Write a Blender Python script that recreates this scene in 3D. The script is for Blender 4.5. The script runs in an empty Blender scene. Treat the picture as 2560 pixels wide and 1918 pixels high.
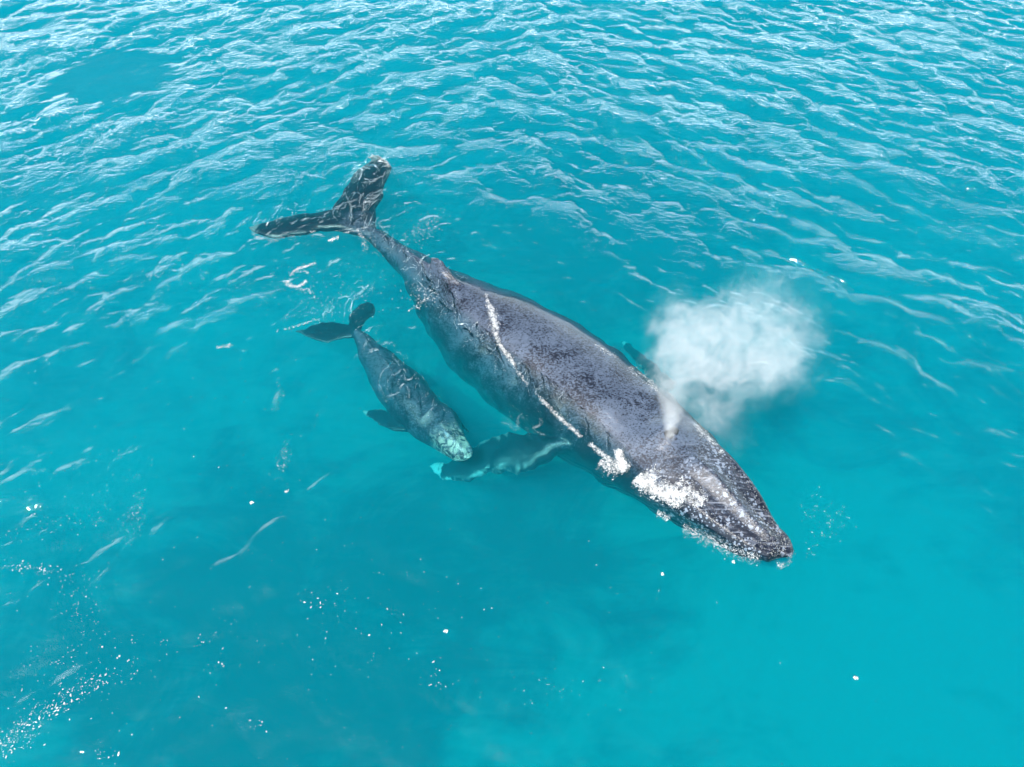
import bpy, bmesh, math, random
import numpy as np
from mathutils import Vector
from mathutils.bvhtree import BVHTree
R = math.radians
rng = np.random.default_rng(7)
random.seed(7)
S = bpy.context.scene
COL = S.collection

# ------------------------------------------------------------------ camera
CAM_H, PITCH, LENS = 12.0, 52.0, 24.0
cam = bpy.data.objects.new('camera', bpy.data.cameras.new('camera'))
COL.objects.link(cam)
cam.location = (0, 0, CAM_H)
cam.rotation_euler = (R(90 - PITCH), 0, 0)
cam.data.lens = LENS
cam.data.sensor_width = 36
cam.data.clip_end = 8000
S.camera = cam

# ------------------------------------------------------------------ sky and sun
SUN_EL, SUN_DIR = 60.0, (-0.72, -0.69)
srot = math.atan2(SUN_DIR[0], SUN_DIR[1])
w = bpy.data.worlds.new('World')
S.world = w
w.use_nodes = True
nt = w.node_tree
bg = nt.nodes['Background']
sky = nt.nodes.new('ShaderNodeTexSky')
sky.sky_type = 'NISHITA'
sky.sun_disc = False
sky.sun_elevation = R(SUN_EL)
sky.sun_rotation = srot
sky.air_density = 1.0
sky.dust_density = 1.5
sky.ozone_density = 1.0
# thin bright cloud all over the sky, thicker towards the horizon
_n = nt.nodes.new
tcs = _n('ShaderNodeTexCoord'); sep = _n('ShaderNodeSeparateXYZ'); nt.links.new(tcs.outputs['Generated'], sep.inputs[0])
mps = _n('ShaderNodeMapping'); mps.inputs['Scale'].default_value = (1, 1, 3.5); nt.links.new(tcs.outputs['Generated'], mps.inputs[0])
cn = _n('ShaderNodeTexNoise'); cn.inputs['Scale'].default_value = 2.6; cn.inputs['Detail'].default_value = 6; nt.links.new(mps.outputs[0], cn.inputs[0])
hz = _n('ShaderNodeMapRange'); hz.inputs[1].default_value = 0.0; hz.inputs[2].default_value = 0.62; hz.inputs[3].default_value = 0.42; hz.inputs[4].default_value = -0.25
nt.links.new(sep.outputs[2], hz.inputs[0])
ad_ = _n('ShaderNodeMath'); ad_.operation = 'ADD'; nt.links.new(cn.outputs[0], ad_.inputs[0]); nt.links.new(hz.outputs[0], ad_.inputs[1])
cm = _n('ShaderNodeMapRange'); cm.interpolation_type = 'SMOOTHSTEP'; cm.inputs[1].default_value = 0.50; cm.inputs[2].default_value = 0.78
nt.links.new(ad_.outputs[0], cm.inputs[0])
mxs = _n('ShaderNodeMix'); mxs.data_type = 'RGBA'; nt.links.new(cm.outputs[0], mxs.inputs[0]); nt.links.new(sky.outputs[0], mxs.inputs[6])
mxs.inputs[7].default_value = (35.0, 40.0, 42.0, 1)
nt.links.new(mxs.outputs[2], bg.inputs[0])
bg.inputs[1].default_value = 0.08
sl = bpy.data.lights.new('sun', 'SUN')
sl.energy = 5.0
sl.angle = R(0.53)
sl.color = (1.0, 0.97, 0.93)
so = bpy.data.objects.new('sun', sl)
COL.objects.link(so)
ce = math.cos(R(SUN_EL))
sdir = Vector((math.sin(srot) * ce, math.cos(srot) * ce, math.sin(R(SUN_EL))))
so.rotation_euler = sdir.to_track_quat('Z', 'Y').to_euler()
S.view_settings.view_transform = 'Standard'
S.view_settings.look = 'None'
S.view_settings.gamma = 1
S.view_settings.use_curve_mapping = False
S.view_settings.exposure = 0.38
S.cycles.use_denoising = True
S.cycles.max_bounces = 5
S.cycles.volume_bounces = 2
S.cycles.use_adaptive_sampling = True
S.cycles.adaptive_threshold = 0.08
S.cycles.adaptive_min_samples = 16
S.cycles.transparent_max_bounces = 16
S.cycles.volume_step_rate = 0.6
S.cycles.volume_max_steps = 64
S.cycles.sample_clamp_indirect = 4

# ------------------------------------------------------------------ helpers
K = 2560 / 2212.0            # the measurements below were read off a 2212 px wide view
FPX = 2560 * LENS / 36


def at(x, y, z):
    """point of the place at height z, read off the view at (x, y)"""
    p = R(PITCH)
    dx = (x * K - 1280) / FPX
    dy = -(y * K - 959) / FPX
    d = np.array([dx, math.cos(p) + dy * math.sin(p), -math.sin(p) + dy * math.cos(p)])
    return np.array([0, 0, CAM_H]) + d * (z - CAM_H) / d[2]


def depth_of(P):
    p = R(PITCH)
    return P[1] * math.cos(p) + (CAM_H - P[2]) * math.sin(p)


def mesh_obj(name, V, F, mat=None, parent=None, smooth=True):
    me = bpy.data.meshes.new(name)
    me.from_pydata([tuple(v) for v in V], [], F)
    me.validate()
    me.update()
    if smooth:
        me.polygons.foreach_set('use_smooth', [True] * len(me.polygons))
    o = bpy.data.objects.new(name, me)
    COL.objects.link(o)
    if mat:
        me.materials.append(mat)
    if parent:
        o.parent = parent
    return o


def fast_mesh(name, V, Fa, mat=None, parent=None, smooth=True):
    """V (n,3) float array, Fa (m,k) int array, all faces k-gons"""
    me = bpy.data.meshes.new(name)
    n, (m, k) = len(V), Fa.shape
    me.vertices.add(n)
    me.vertices.foreach_set('co', np.ascontiguousarray(V, dtype=np.float32).ravel())
    me.loops.add(m * k)
    me.loops.foreach_set('vertex_index', np.ascontiguousarray(Fa, dtype=np.int32).ravel())
    me.polygons.add(m)
    me.polygons.foreach_set('loop_start', np.arange(m, dtype=np.int32) * k)
    me.polygons.foreach_set('loop_total', np.full(m, k, dtype=np.int32))
    me.polygons.foreach_set('use_smooth', np.full(m, smooth, dtype=bool))
    me.update(calc_edges=True)
    o = bpy.data.objects.new(name, me)
    COL.objects.link(o)
    if mat:
        me.materials.append(mat)
    if parent:
        o.parent = parent
    return o


def tag(o, label=None, cat=None, group=None, kind=None):
    if label: o['label'] = label
    if cat: o['category'] = cat
    if group: o['group'] = group
    if kind: o['kind'] = kind
    return o


class NT:
    """small node-tree writer"""
    def __init__(s, name, disp=False):
        s.m = bpy.data.materials.new(name)
        s.m.use_nodes = True
        s.t = s.m.node_tree
        s.t.nodes.clear()
        s.out = s.t.nodes.new('ShaderNodeOutputMaterial')

    def n(s, typ, props=None, **ins):
        nd = s.t.nodes.new('ShaderNode' + typ)
        for k, v in (props or {}).items():
            setattr(nd, k, v)
        for k, v in ins.items():
            key = int(k[1:]) if k[0] == '_' and k[1:].isdigit() else k.replace('_', ' ')
            s.put(nd.inputs[key], v)
        return nd

    def put(s, sock, v):
        if isinstance(v, bpy.types.Node):
            v = v.outputs[0]
        if isinstance(v, bpy.types.NodeSocket):
            s.t.links.new(v, sock)
        else:
            sock.default_value = v

    def math(s, op, a, b=0.0, c=None, clamp=False):
        nd = s.n('Math', {'operation': op, 'use_clamp': clamp}, _0=a, _1=b)
        if c is not None:
            s.put(nd.inputs[2], c)
        return nd.outputs[0]

    def step(s, v, lo, hi, a=0.0, b=1.0):
        nd = s.n('MapRange', {'interpolation_type': 'SMOOTHSTEP'})
        s.put(nd.inputs[0], v)
        s.put(nd.inputs[1], lo); s.put(nd.inputs[2], hi)
        s.put(nd.inputs[3], a); s.put(nd.inputs[4], b)
        return nd.outputs[0]

    def noise(s, vec, scale, detail=2.0, rough=0.5, dist=0.0):
        nd = s.n('TexNoise', None, Vector=vec, Scale=scale, Detail=detail, Roughness=rough, Distortion=dist)
        return nd.outputs[0]

    def mix(s, f, a, b):
        nd = s.n('Mix', {'data_type': 'RGBA'})
        s.put(nd.inputs[0], f)
        s.put(nd.inputs[6], a if not isinstance(a, tuple) else (*a, 1))
        s.put(nd.inputs[7], b if not isinstance(b, tuple) else (*b, 1))
        return nd.outputs[2]

    def attr(s, name):
        return s.n('Attribute', {'attribute_name': name}).outputs['Fac']


# ------------------------------------------------------------------ materials
def mat_water():
    t = NT('water')
    geo = t.n('NewGeometry').outputs['Position']
    mp = t.n('Mapping', None, Vector=geo, Rotation=(0, 0, R(38)), Scale=(1.0, 2.2, 1.0)).outputs[0]
    mp2 = t.n('Mapping', None, Vector=geo, Rotation=(0, 0, R(-42)), Scale=(1.0, 2.2, 1.0)).outputs[0]
    h = t.math('ADD', t.noise(mp, 4.0, 3.0, 0.6, 0.0), t.noise(mp2, 5.5, 2.0, 0.6, 0.0))
    calm = t.attr('calm')
    bump = t.n('Bump', None, Strength=1.0, Distance=t.math('MULTIPLY', calm, 0.026), Height=h)
    # cusped ripples added over the animals, standing in for focused sunlight
    nr = t.attr('caustic_ripple')
    ms_ = t.n('Mapping', None, Vector=geo, Rotation=(0, 0, R(45)), Scale=(1.25, 0.62, 1.0)).outputs[0]
    rp = t.noise(ms_, 1.0, 1.5, 0.4, 1.3)
    rp2 = t.noise(ms_, 2.9, 1.0, 0.5, 0.8)
    def cusp(v, wd):
        q = t.math('DIVIDE', t.math('ABSOLUTE', t.math('SUBTRACT', v, 0.5)), wd)
        return t.math('POWER', 2.718, t.math('MULTIPLY', q, -1.0))
    ch = t.math('ADD', cusp(rp, 0.05), t.math('MULTIPLY', cusp(rp2, 0.06), 0.4))
    bump = t.n('Bump', None, Strength=1.0, Distance=t.math('MULTIPLY', nr, 0.046), Height=ch, Normal=bump)
    fr = t.n('Fresnel', None, IOR=1.333, Normal=bump)
    gl = t.n('BsdfGlossy', None, Color=(1, 1, 1, 1), Roughness=0.03, Normal=bump)
    tr = t.n('BsdfTransparent', None, Color=(1, 1, 1, 1))
    mx = t.n('MixShader', None, _0=fr, _1=tr, _2=gl)
    t.put(t.out.inputs['Surface'], mx)
    sc = t.n('VolumeScatter', None, Color=(0.004, 0.82, 1.0, 1), Density=W_SCAT, Anisotropy=0.0)
    ab = t.n('VolumeAbsorption', None, Color=(0.0, 0.908, 0.952, 1), Density=W_ABS)
    ad = t.n('AddShader', None, _0=sc, _1=ab)
    t.put(t.out.inputs['Volume'], ad)
    return t.m


FLOOR_Z = -4.8
W_SCAT, W_ABS = 0.19, 0.95


def mat_seabed():
    t = NT('sea_floor_sand')
    geo = t.n('NewGeometry').outputs['Position']
    v = t.noise(geo, 0.28, 5.0, 0.6, 1.0)
    for x, y, r_, k_ in ((620, 1430, 6.0, -0.30), (1330, 470, 6.5, -0.28), (1150, 1120, 2.5, -0.22), (1850, 1450, 7.0, 0.28), (250, 950, 4.0, 0.15)):
        P_ = at(x, y, FLOOR_Z)
        d = t.n('VectorMath', {'operation': 'DISTANCE'}, _0=geo, _1=(P_[0], P_[1], FLOOR_Z)).outputs['Value']
        v = t.math('ADD', v, t.math('MULTIPLY', t.step(d, r_ * 0.15, r_ * 1.1, 1.0, 0.0), k_))
    v = t.math('ADD', v, t.math('MULTIPLY', t.math('SUBTRACT', t.noise(t.n('Mapping', None, Vector=geo, Rotation=(0, 0, R(25)), Scale=(0.5, 1.5, 1.0)).outputs[0], 0.9, 4.0, 0.6, 0.8), 0.5), 0.45))  # stretched swirls in the floor colour stand in for refracted light and dark ripples
    f = t.step(v, 0.28, 0.70)
    c = t.mix(f, (0.035, 0.05, 0.035), (0.66, 0.62, 0.48))
    b = t.n('BsdfPrincipled', None, Base_Color=c, Roughness=0.9)
    t.put(t.out.inputs['Surface'], b)
    return t.m


def mat_skin(name, head0, spots=1.0, pale=1.0, jaw=0.0):
    t = NT(name)
    pos = t.n('TexCoord').outputs['Object']
    s_ = t.attr('along')
    side = t.attr('side')
    fin = t.attr('fin')
    up = t.attr('up')
    # fine peeling mottle
    warp = t.n('Mapping', None, Vector=pos, Rotation=(0, 0, R(35)), Scale=(0.75, 1.15, 1.0)).outputs[0]
    fine = t.noise(warp, 25.0, 5.0, 0.72, 0.6)
    big = t.noise(pos, 0.9, 4.0, 0.6, 0.8)
    mid = t.noise(pos, 3.2, 4.0, 0.6, 1.0)
    cover = t.math('ADD', t.math('MULTIPLY', big, 0.46), t.math('MULTIPLY', mid, 0.16))
    cover = t.math('ADD', cover, t.math('MULTIPLY', t.step(up, 0.1, 0.85), 0.12))
    cover = t.math('SUBTRACT', cover, t.math('MULTIPLY', t.step(s_, head0, head0 + 0.06), 0.06))
    cover = t.math('SUBTRACT', cover, t.math('MULTIPLY', fin, 0.26))
    thr = t.math('SUBTRACT', 0.925 - 0.03 * pale, cover)
    m1 = t.step(t.math('SUBTRACT', fine, thr), -0.035, 0.045)
    dark = t.mix(big, (0.004, 0.007, 0.015), (0.010, 0.017, 0.034))
    light = t.mix(mid, (0.036, 0.054, 0.086), (0.115, 0.155, 0.225))
    c = t.mix(t.math('MULTIPLY', m1, 0.9 * pale), dark, light)
    # round pale scars on the head
    hm = t.step(s_, head0 - 0.02, head0 + 0.07)
    for sc_, r0 in ((7.5, 0.22), (17.0, 0.27)):
        vo = t.n('TexVoronoi', None, Vector=pos, Scale=sc_, Randomness=1.0)
        gate = t.n('SeparateColor', None, _0=vo.outputs['Color']).outputs[0]
        rad = t.math('MULTIPLY', t.step(gate, 0.25, 1.0), r0 * 1.9)
        d = t.math('ADD', vo.outputs['Distance'], t.math('MULTIPLY', t.math('SUBTRACT', t.noise(pos, 16, 4), 0.5), 1.1))
        dot = t.step(t.math('SUBTRACT', rad, d), -0.03, 0.05)
        dot = t.math('MULTIPLY', t.math('MULTIPLY', dot, hm), t.math('MULTIPLY', t.step(t.noise(pos, 2.3, 3.0), 0.40, 0.58, 0.15, 0.9), spots))
        c = t.mix(dot, c, (0.24, 0.29, 0.37))
    if jaw:                                              # a young animal's pale jaw
        jm = t.math('MULTIPLY', t.step(s_, head0 - 0.02, head0 + 0.08), t.step(t.noise(pos, 5.0, 4.0, 0.6, 1.5), 0.44, 0.60))
        c = t.mix(t.math('MULTIPLY', jm, jaw), c, (0.50, 0.55, 0.46))
    # long pale scratches, running along the head
    st = t.n('Mapping', None, Vector=pos, Rotation=(0, 0, R(45)), Scale=(1.2, 14.0, 5.0)).outputs[0]
    scr = t.step(t.noise(st, 1.4, 3.0, 0.6, 0.3), 0.56, 0.68)
    c = t.mix(t.math('MULTIPLY', t.math('MULTIPLY', scr, hm), 0.5 * spots), c, (0.30, 0.34, 0.42))
    # pale edges and white undersides of flippers and flukes
    edge = t.attr('edge')
    em = t.math('MULTIPLY', t.step(t.math('ADD', edge, t.math('MULTIPLY', t.math('SUBTRACT', mid, 0.5), 1.6)), 0.62, 0.9), t.attr('whiteness'))
    c = t.mix(em, c, (0.62, 0.66, 0.64))
    hgt = t.math('ADD', t.math('MULTIPLY', fine, 0.5), t.math('MULTIPLY', t.noise(pos, 45, 2), 0.3))
    # throat pleats low on the sides
    pl = t.math('SINE', t.math('MULTIPLY', t.attr('angle'), 40.0))
    plm = t.math('MULTIPLY', t.step(up, -0.15, -0.4), t.step(s_, 0.5, 0.62))
    hgt = t.math('ADD', hgt, t.math('MULTIPLY', pl, t.math('MULTIPLY', plm, 1.5)))
    bump = t.n('Bump', None, Strength=0.7, Distance=0.02, Height=hgt)
    b = t.n('BsdfPrincipled', None, Base_Color=c, Roughness=t.math('ADD', 0.33, t.math('MULTIPLY', m1, 0.2)), Normal=bump)
    b.inputs['IOR'].default_value = 1.4
    b.inputs['Coat Weight'].default_value = 0.6
    b.inputs['Coat Roughness'].default_value = 0.17
    b.inputs['Coat IOR'].default_value = 1.33
    t.put(b.inputs['Coat Normal'], bump)
    t.put(t.out.inputs['Surface'], b)
    return t.m


def mat_plain(name, col, rough=0.6, scale=30, amt=0.25):
    t = NT(name)
    pos = t.n('TexCoord').outputs['Object']
    nz = t.noise(pos, scale, 3)
    c = t.mix(nz, tuple(v * (1 - amt) for v in col), tuple(min(1, v * (1 + amt)) for v in col))
    bump = t.n('Bump', None, Strength=0.4, Distance=0.01, Height=nz)
    b = t.n('BsdfPrincipled', None, Base_Color=c, Roughness=rough, Normal=bump)
    t.put(t.out.inputs['Surface'], b)
    return t.m


M_WATER = mat_water()
M_FLOOR = mat_seabed()
M_SKIN = mat_skin('adult_whale_skin', 0.735)
M_CALF = mat_skin('calf_skin', 0.80, spots=1.0, pale=0.9, jaw=0.8)
def mat_foam(name, lo, hi):
    t = NT(name)
    pos = t.n('NewGeometry').outputs['Position']
    d = t.n('BsdfDiffuse', None, Color=(0.78, 0.80, 0.80, 1))
    tr = t.n('BsdfTransparent', None, Color=(1, 1, 1, 1))
    f = t.step(t.noise(pos, 7.0, 4.0, 0.75), 0.36, 0.62, lo, hi)
    t.put(t.out.inputs['Surface'], t.n('MixShader', None, _0=f, _1=tr, _2=d))
    return t.m


M_FOAM = mat_foam('foam_lace', 0.15, 0.85)
M_FLECK = mat_foam('foam_fleck', 0.65, 1.0)
M_BARN = mat_plain('barnacle_crust', (0.27, 0.28, 0.27), 0.8, 30, 0.35)
M_KNOB = mat_plain('dark_tubercle_skin', (0.035, 0.04, 0.06), 0.35, 12, 0.4)
M_HOLE = mat_plain('blowhole_dark', (0.006, 0.006, 0.008), 0.5, 12, 0.2)

# ------------------------------------------------------------------ water surface
TILE_N, CELL = 1024, 0.05
TILE = TILE_N * CELL


def spectrum(theta, spread, lmin, lpeak, lmax, power, seed):
    g = np.random.default_rng(seed)
    k1 = 2 * np.pi * np.fft.fftfreq(TILE_N, CELL)
    KX, KY = np.meshgrid(k1, k1, indexing='xy')
    k = np.hypot(KX, KY); k[0, 0] = 1
    kp = 2 * np.pi / lpeak
    amp = k ** (-power) * np.exp(-1.2 * (kp / k) ** 2)
    amp *= (k < 2 * np.pi / lmin) * (k > 2 * np.pi / lmax)
    ang = np.arctan2(KY, KX) - theta
    amp *= np.exp(-(np.sin(ang / 2 * 2) ** 2) / (2 * spread ** 2)) if spread < 5 else 1.0
    ph = g.normal(size=k.shape) + 1j * g.normal(size=k.shape)
    H = amp * ph
    H[0, 0] = 0
    h = np.fft.ifft2(H).real
    sd = math.sqrt((np.abs(k * H) ** 2).sum()) / TILE_N ** 2 / math.sqrt(2)
    dx = np.fft.ifft2(1j * KX / k * H).real
    dy = np.fft.ifft2(1j * KY / k * H).real
    return h / sd, dx / sd, dy / sd


# crests on the left run towards the upper right, on the right towards the lower right
FA = spectrum(R(125), 0.62, 0.13, 2.1, 5.5, 2.6, 1)
FB = spectrum(R(58), 0.58, 0.13, 2.0, 6.0, 2.6, 2)
FC = spectrum(0, 9, 0.13, 0.7, 2.0, 2.5, 3)
FD = spectrum(R(80), 0.6, 2.5, 6.0, 14.0, 3.0, 4)

FE = spectrum(0, 9, 4.0, 7.0, 14.0, 3.0, 8)
FE = [f / FE[0].std() for f in FE]


def sstep(x, a, b):
    u = np.clip((x - a) / (b - a), 0, 1)
    return u * u * (3 - 2 * u)


def samp(F, X, Y):
    u = np.mod(X / CELL, TILE_N); v = np.mod(Y / CELL, TILE_N)
    i = np.floor(u).astype(int); j = np.floor(v).astype(int)
    fu = u - i; fv = v - j
    i %= TILE_N; j %= TILE_N
    i2 = (i + 1) % TILE_N; j2 = (j + 1) % TILE_N
    return [(f[j, i] * (1 - fu) + f[j, i2] * fu) * (1 - fv) + (f[j2, i] * (1 - fu) + f[j2, i2] * fu) * fv for f in F]


WA = at(785, 500, 0); WB = at(1700, 1195, 0)     # the whale's axis on the water
FP = at(250, 165, 0)                              # slick of a tail print


CALF_C = at(900, 860, 0)


def WDIST(X, Y):
    ab = (WB - WA)[:2]
    tt = np.clip(((X - WA[0]) * ab[0] + (Y - WA[1]) * ab[1]) / (ab @ ab), 0, 1)
    return np.hypot(X - WA[0] - tt * ab[0], Y - WA[1] - tt * ab[1])


def wave(X, Y):
    wl = 1 - sstep(X - 0.15 * (Y - 14), -7, 4)
    far = sstep(Y, 4, 20)
    a = 0.215 * (0.25 + 0.75 * wl) * (0.50 + 0.50 * sstep(-0.6 * X + Y, 5, 15))
    b = 0.205 * (1 - wl * 0.7) * (0.50 + 0.50 * sstep(0.5 * X + Y, 7, 17))
    c = 0.09 * (0.5 + 0.5 * far)
    # distance to the big whale's axis
    ab = (WB - WA)[:2]; L2 = ab @ ab
    tt = np.clip(((X - WA[0]) * ab[0] + (Y - WA[1]) * ab[1]) / L2, 0, 1)
    d = np.hypot(X - WA[0] - tt * ab[0], Y - WA[1] - tt * ab[1])
    near = 1 - sstep(d, 1.2, 5.0)
    a = a * (1 - 0.6 * near); b = b * (1 - 0.6 * near)
    c = c * (1 + 0.9 * near)
    # smooth print with a rough rim
    q = np.hypot((X - FP[0]) / 2.7, (Y - FP[1]) / 2.4)
    slick = 1 - sstep(q, 0.55, 1.15)
    rim = np.exp(-((q - 1.25) / 0.22) ** 2)
    k = 1 - 0.92 * slick
    fade = 1 / (1 + (np.hypot(X, Y - 15) / 150.0) ** 2)
    a = a * k * fade; b = b * k * fade; c = c * (k + 1.2 * rim) * fade
    gust = np.clip(0.85 + 0.30 * samp(FE, X, Y)[0], 0.35, 1.5)
    a = a * gust; b = b * np.clip(1.9 - gust, 0.4, 1.4)
    ha, hb, hc, hd = samp(FA, X, Y), samp(FB, X, Y), samp(FC, X, Y), samp(FD, X, Y)
    dd = 0.03 * fade
    Z = a * ha[0] + b * hb[0] + c * hc[0] + dd * hd[0]
    ch = 1.25
    DX = ch * (a * ha[1] + b * hb[1] + c * hc[1])
    DY = ch * (a * ha[2] + b * hb[2] + c * hc[2])
    calm = (0.30 + 0.70 * far) * (1 - 0.97 * slick + 0.3 * rim) * (1 - 0.55 * near)
    sw = a * ha[0] + b * hb[0] + 0.6 * dd * hd[0]
    calm = calm * (0.35 + 1.15 * sstep(sw, -0.035, 0.06))
    return Z, DX, DY, calm, near


def graded(lo, hi, far):
    mid = np.arange(lo, hi + 1e-6, CELL)
    out = [0.0]; st = CELL
    while out[-1] < far:
        st *= 1.12
        out.append(out[-1] + st)
    out = np.array(out[1:])
    return np.concatenate([lo - out[::-1], mid, hi + out])


def build_water():
    xs = graded(-24.0, 24.0, 2500); ys = graded(-1.0, 36.0, 2500)
    X, Y = np.meshgrid(xs, ys)
    Z, DX, DY, calm, near = wave(X, Y)
    caustic_ripple = 0 * X
    nx, ny = len(xs), len(ys)
    edge = np.zeros_like(X, bool); edge[0] = edge[-1] = True; edge[:, 0] = edge[:, -1] = True
    V = np.stack([X - DX * ~edge, Y - DY * ~edge, np.where(edge, 0, Z)], -1).reshape(-1, 3)
    idx = np.arange(nx * ny).reshape(ny, nx)
    F = np.stack([idx[:-1, :-1], idx[:-1, 1:], idx[1:, 1:], idx[1:, :-1]], -1).reshape(-1, 4)
    # sides and underside close the body of water
    n0 = len(V)
    ring = np.concatenate([idx[0, :-1], idx[:-1, -1], idx[-1, :0:-1], idx[:0:-1, 0]])
    low = V[ring].copy(); low[:, 2] = -30
    V = np.concatenate([V, low, [[0, 15, -30]]])
    m = len(ring); j = np.arange(m); j2 = (j + 1) % m
    side = np.stack([ring[j2], ring[j], n0 + j, n0 + j2], -1)
    bot = np.stack([n0 + j2, n0 + j, np.full(m, n0 + m), np.full(m, n0 + m)], -1)
    o = fast_mesh('water', V, np.concatenate([F, side]), M_WATER)
    me = o.data
    bm = bmesh.new(); bm.from_mesh(me)
    bm.verts.ensure_lookup_table()
    try:
        bm.faces.new([bm.verts[n0 + k_] for k_ in range(m)][::-1])
    except Exception:
        pass
    vs = [bm.verts[-1]]
    bmesh.ops.delete(bm, geom=vs, context='VERTS')
    bm.to_mesh(me); bm.free()
    at_ = me.attributes.new('calm', 'FLOAT', 'POINT')
    cv = np.ones(len(me.vertices), np.float32); cv[:nx * ny] = calm.ravel()
    at_.data.foreach_set('value', cv)
    at_ = me.attributes.new('caustic_ripple', 'FLOAT', 'POINT')
    cv = np.zeros(len(me.vertices), np.float32); cv[:nx * ny] = caustic_ripple.ravel()
    at_.data.foreach_set('value', cv)
    o['kind'] = 'structure'
    return o, V, F


water, WV, WF = build_water()
tag(water, None, None, None, 'structure')
fl = mesh_obj('sea_floor', [(-2400, -2400, FLOOR_Z), (2400, -2400, FLOOR_Z), (2400, 2400, FLOOR_Z), (-2400, 2400, FLOOR_Z)], [(0, 1, 2, 3)], M_FLOOR)
fl['kind'] = 'structure'


# ------------------------------------------------------------------ whales
def poly_dist(P, Q):
    """distance from point P to polyline Q"""
    Q = np.asarray(Q, float)
    a, b = Q[:-1], Q[1:]
    ab = b - a
    t = np.clip(((P - a) * ab).sum(1) / (ab ** 2).sum(1), 0, 1)
    return np.sqrt((((a + ab * t[:, None]) - P) ** 2).sum(1)).min()


def resample(Q, n):
    Q = np.asarray(Q, float)
    d = np.r_[0, np.cumsum(np.linalg.norm(np.diff(Q, axis=0), axis=1))]
    s = np.linspace(0, d[-1], n)
    return np.stack([np.interp(s, d, Q[:, i]) for i in range(Q.shape[1])], 1)


def smooth_poly(Q, it=3):
    Q = Q.copy()
    for _ in range(it):
        Q[1:-1] = 0.25 * Q[:-2] + 0.5 * Q[1:-1] + 0.25 * Q[2:]
    return Q


def medial(Rt, Lf, n):
    """centre line and half width between two side lines, all in view pixels"""
    A, B = resample(Rt, n), resample(Lf, n)
    C = (A + B) / 2
    for _ in range(40):
        T = np.gradient(C, axis=0)
        T /= np.linalg.norm(T, axis=1)[:, None] + 1e-9
        N = np.stack([T[:, 1], -T[:, 0]], 1)        # towards the right-hand line
        for i in range(1, n - 1):
            dR, dL = poly_dist(C[i], Rt), poly_dist(C[i], Lf)
            C[i] += N[i] * (dR - dL) * 0.3
        C[1:-1] = 0.25 * C[:-2] + 0.5 * C[1:-1] + 0.25 * C[2:]
    r = np.array([0.5 * (poly_dist(c, Rt) + poly_dist(c, Lf)) for c in C])
    return C, smooth_poly(r, 2)


def loft(rings):
    """closed tube through equal-length rings, ends capped by their mean point"""
    n = len(rings[0]); V = []; F = []
    for r in rings: V.extend(r)
    for i in range(len(rings) - 1):
        for j in range(n):
            a = i * n + j; b = i * n + (j + 1) % n
            F.append((a, b, b + n, a + n))
    c0 = len(V); V.append(np.mean(rings[0], axis=0)); V.append(np.mean(rings[-1], axis=0))
    for j in range(n):
        F.append((c0, (j + 1) % n, j))
        o = (len(rings) - 1) * n
        F.append((c0 + 1, o + j, o + (j + 1) % n))
    return V, F


def blade(lead, trail, z_fn, th_fn, n=26, m=16, wob=0.0, seed=0):
    """a fin: leading and trailing edges in view pixels, height z_fn(t), thickness th_fn(t)"""
    A, B = resample(lead, n), resample(trail, n)
    A, B = smooth_poly(A, 1), smooth_poly(B, 1)
    g = np.random.default_rng(seed)
    rings = []
    for i in range(n):
        t = i / (n - 1)
        z = z_fn(t)
        P = at(*A[i], z); Q = at(*B[i], z)
        if wob:
            P = P + (P - Q) / (np.linalg.norm(P - Q) + 1e-6) * g.normal() * wob
            Q = Q + (Q - P) / (np.linalg.norm(P - Q) + 1e-6) * g.normal() * wob
        th = th_fn(t)
        ring = []
        for j in range(m):
            a = 2 * math.pi * j / m
            u = 0.5 - 0.5 * math.cos(a)
            prof = (math.sin(a)) * (1.25 - 0.7 * u)      # thicker towards the leading edge
            ring.append(P * (1 - u) + Q * u + np.array([0, 0, prof * th * 0.5]))
        rings.append(ring)
    return loft(rings), (resample([list(at(*A[i], z_fn(i / (n - 1)))) for i in range(n)], n), resample([list(at(*B[i], z_fn(i / (n - 1)))) for i in range(n)], n))


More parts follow.
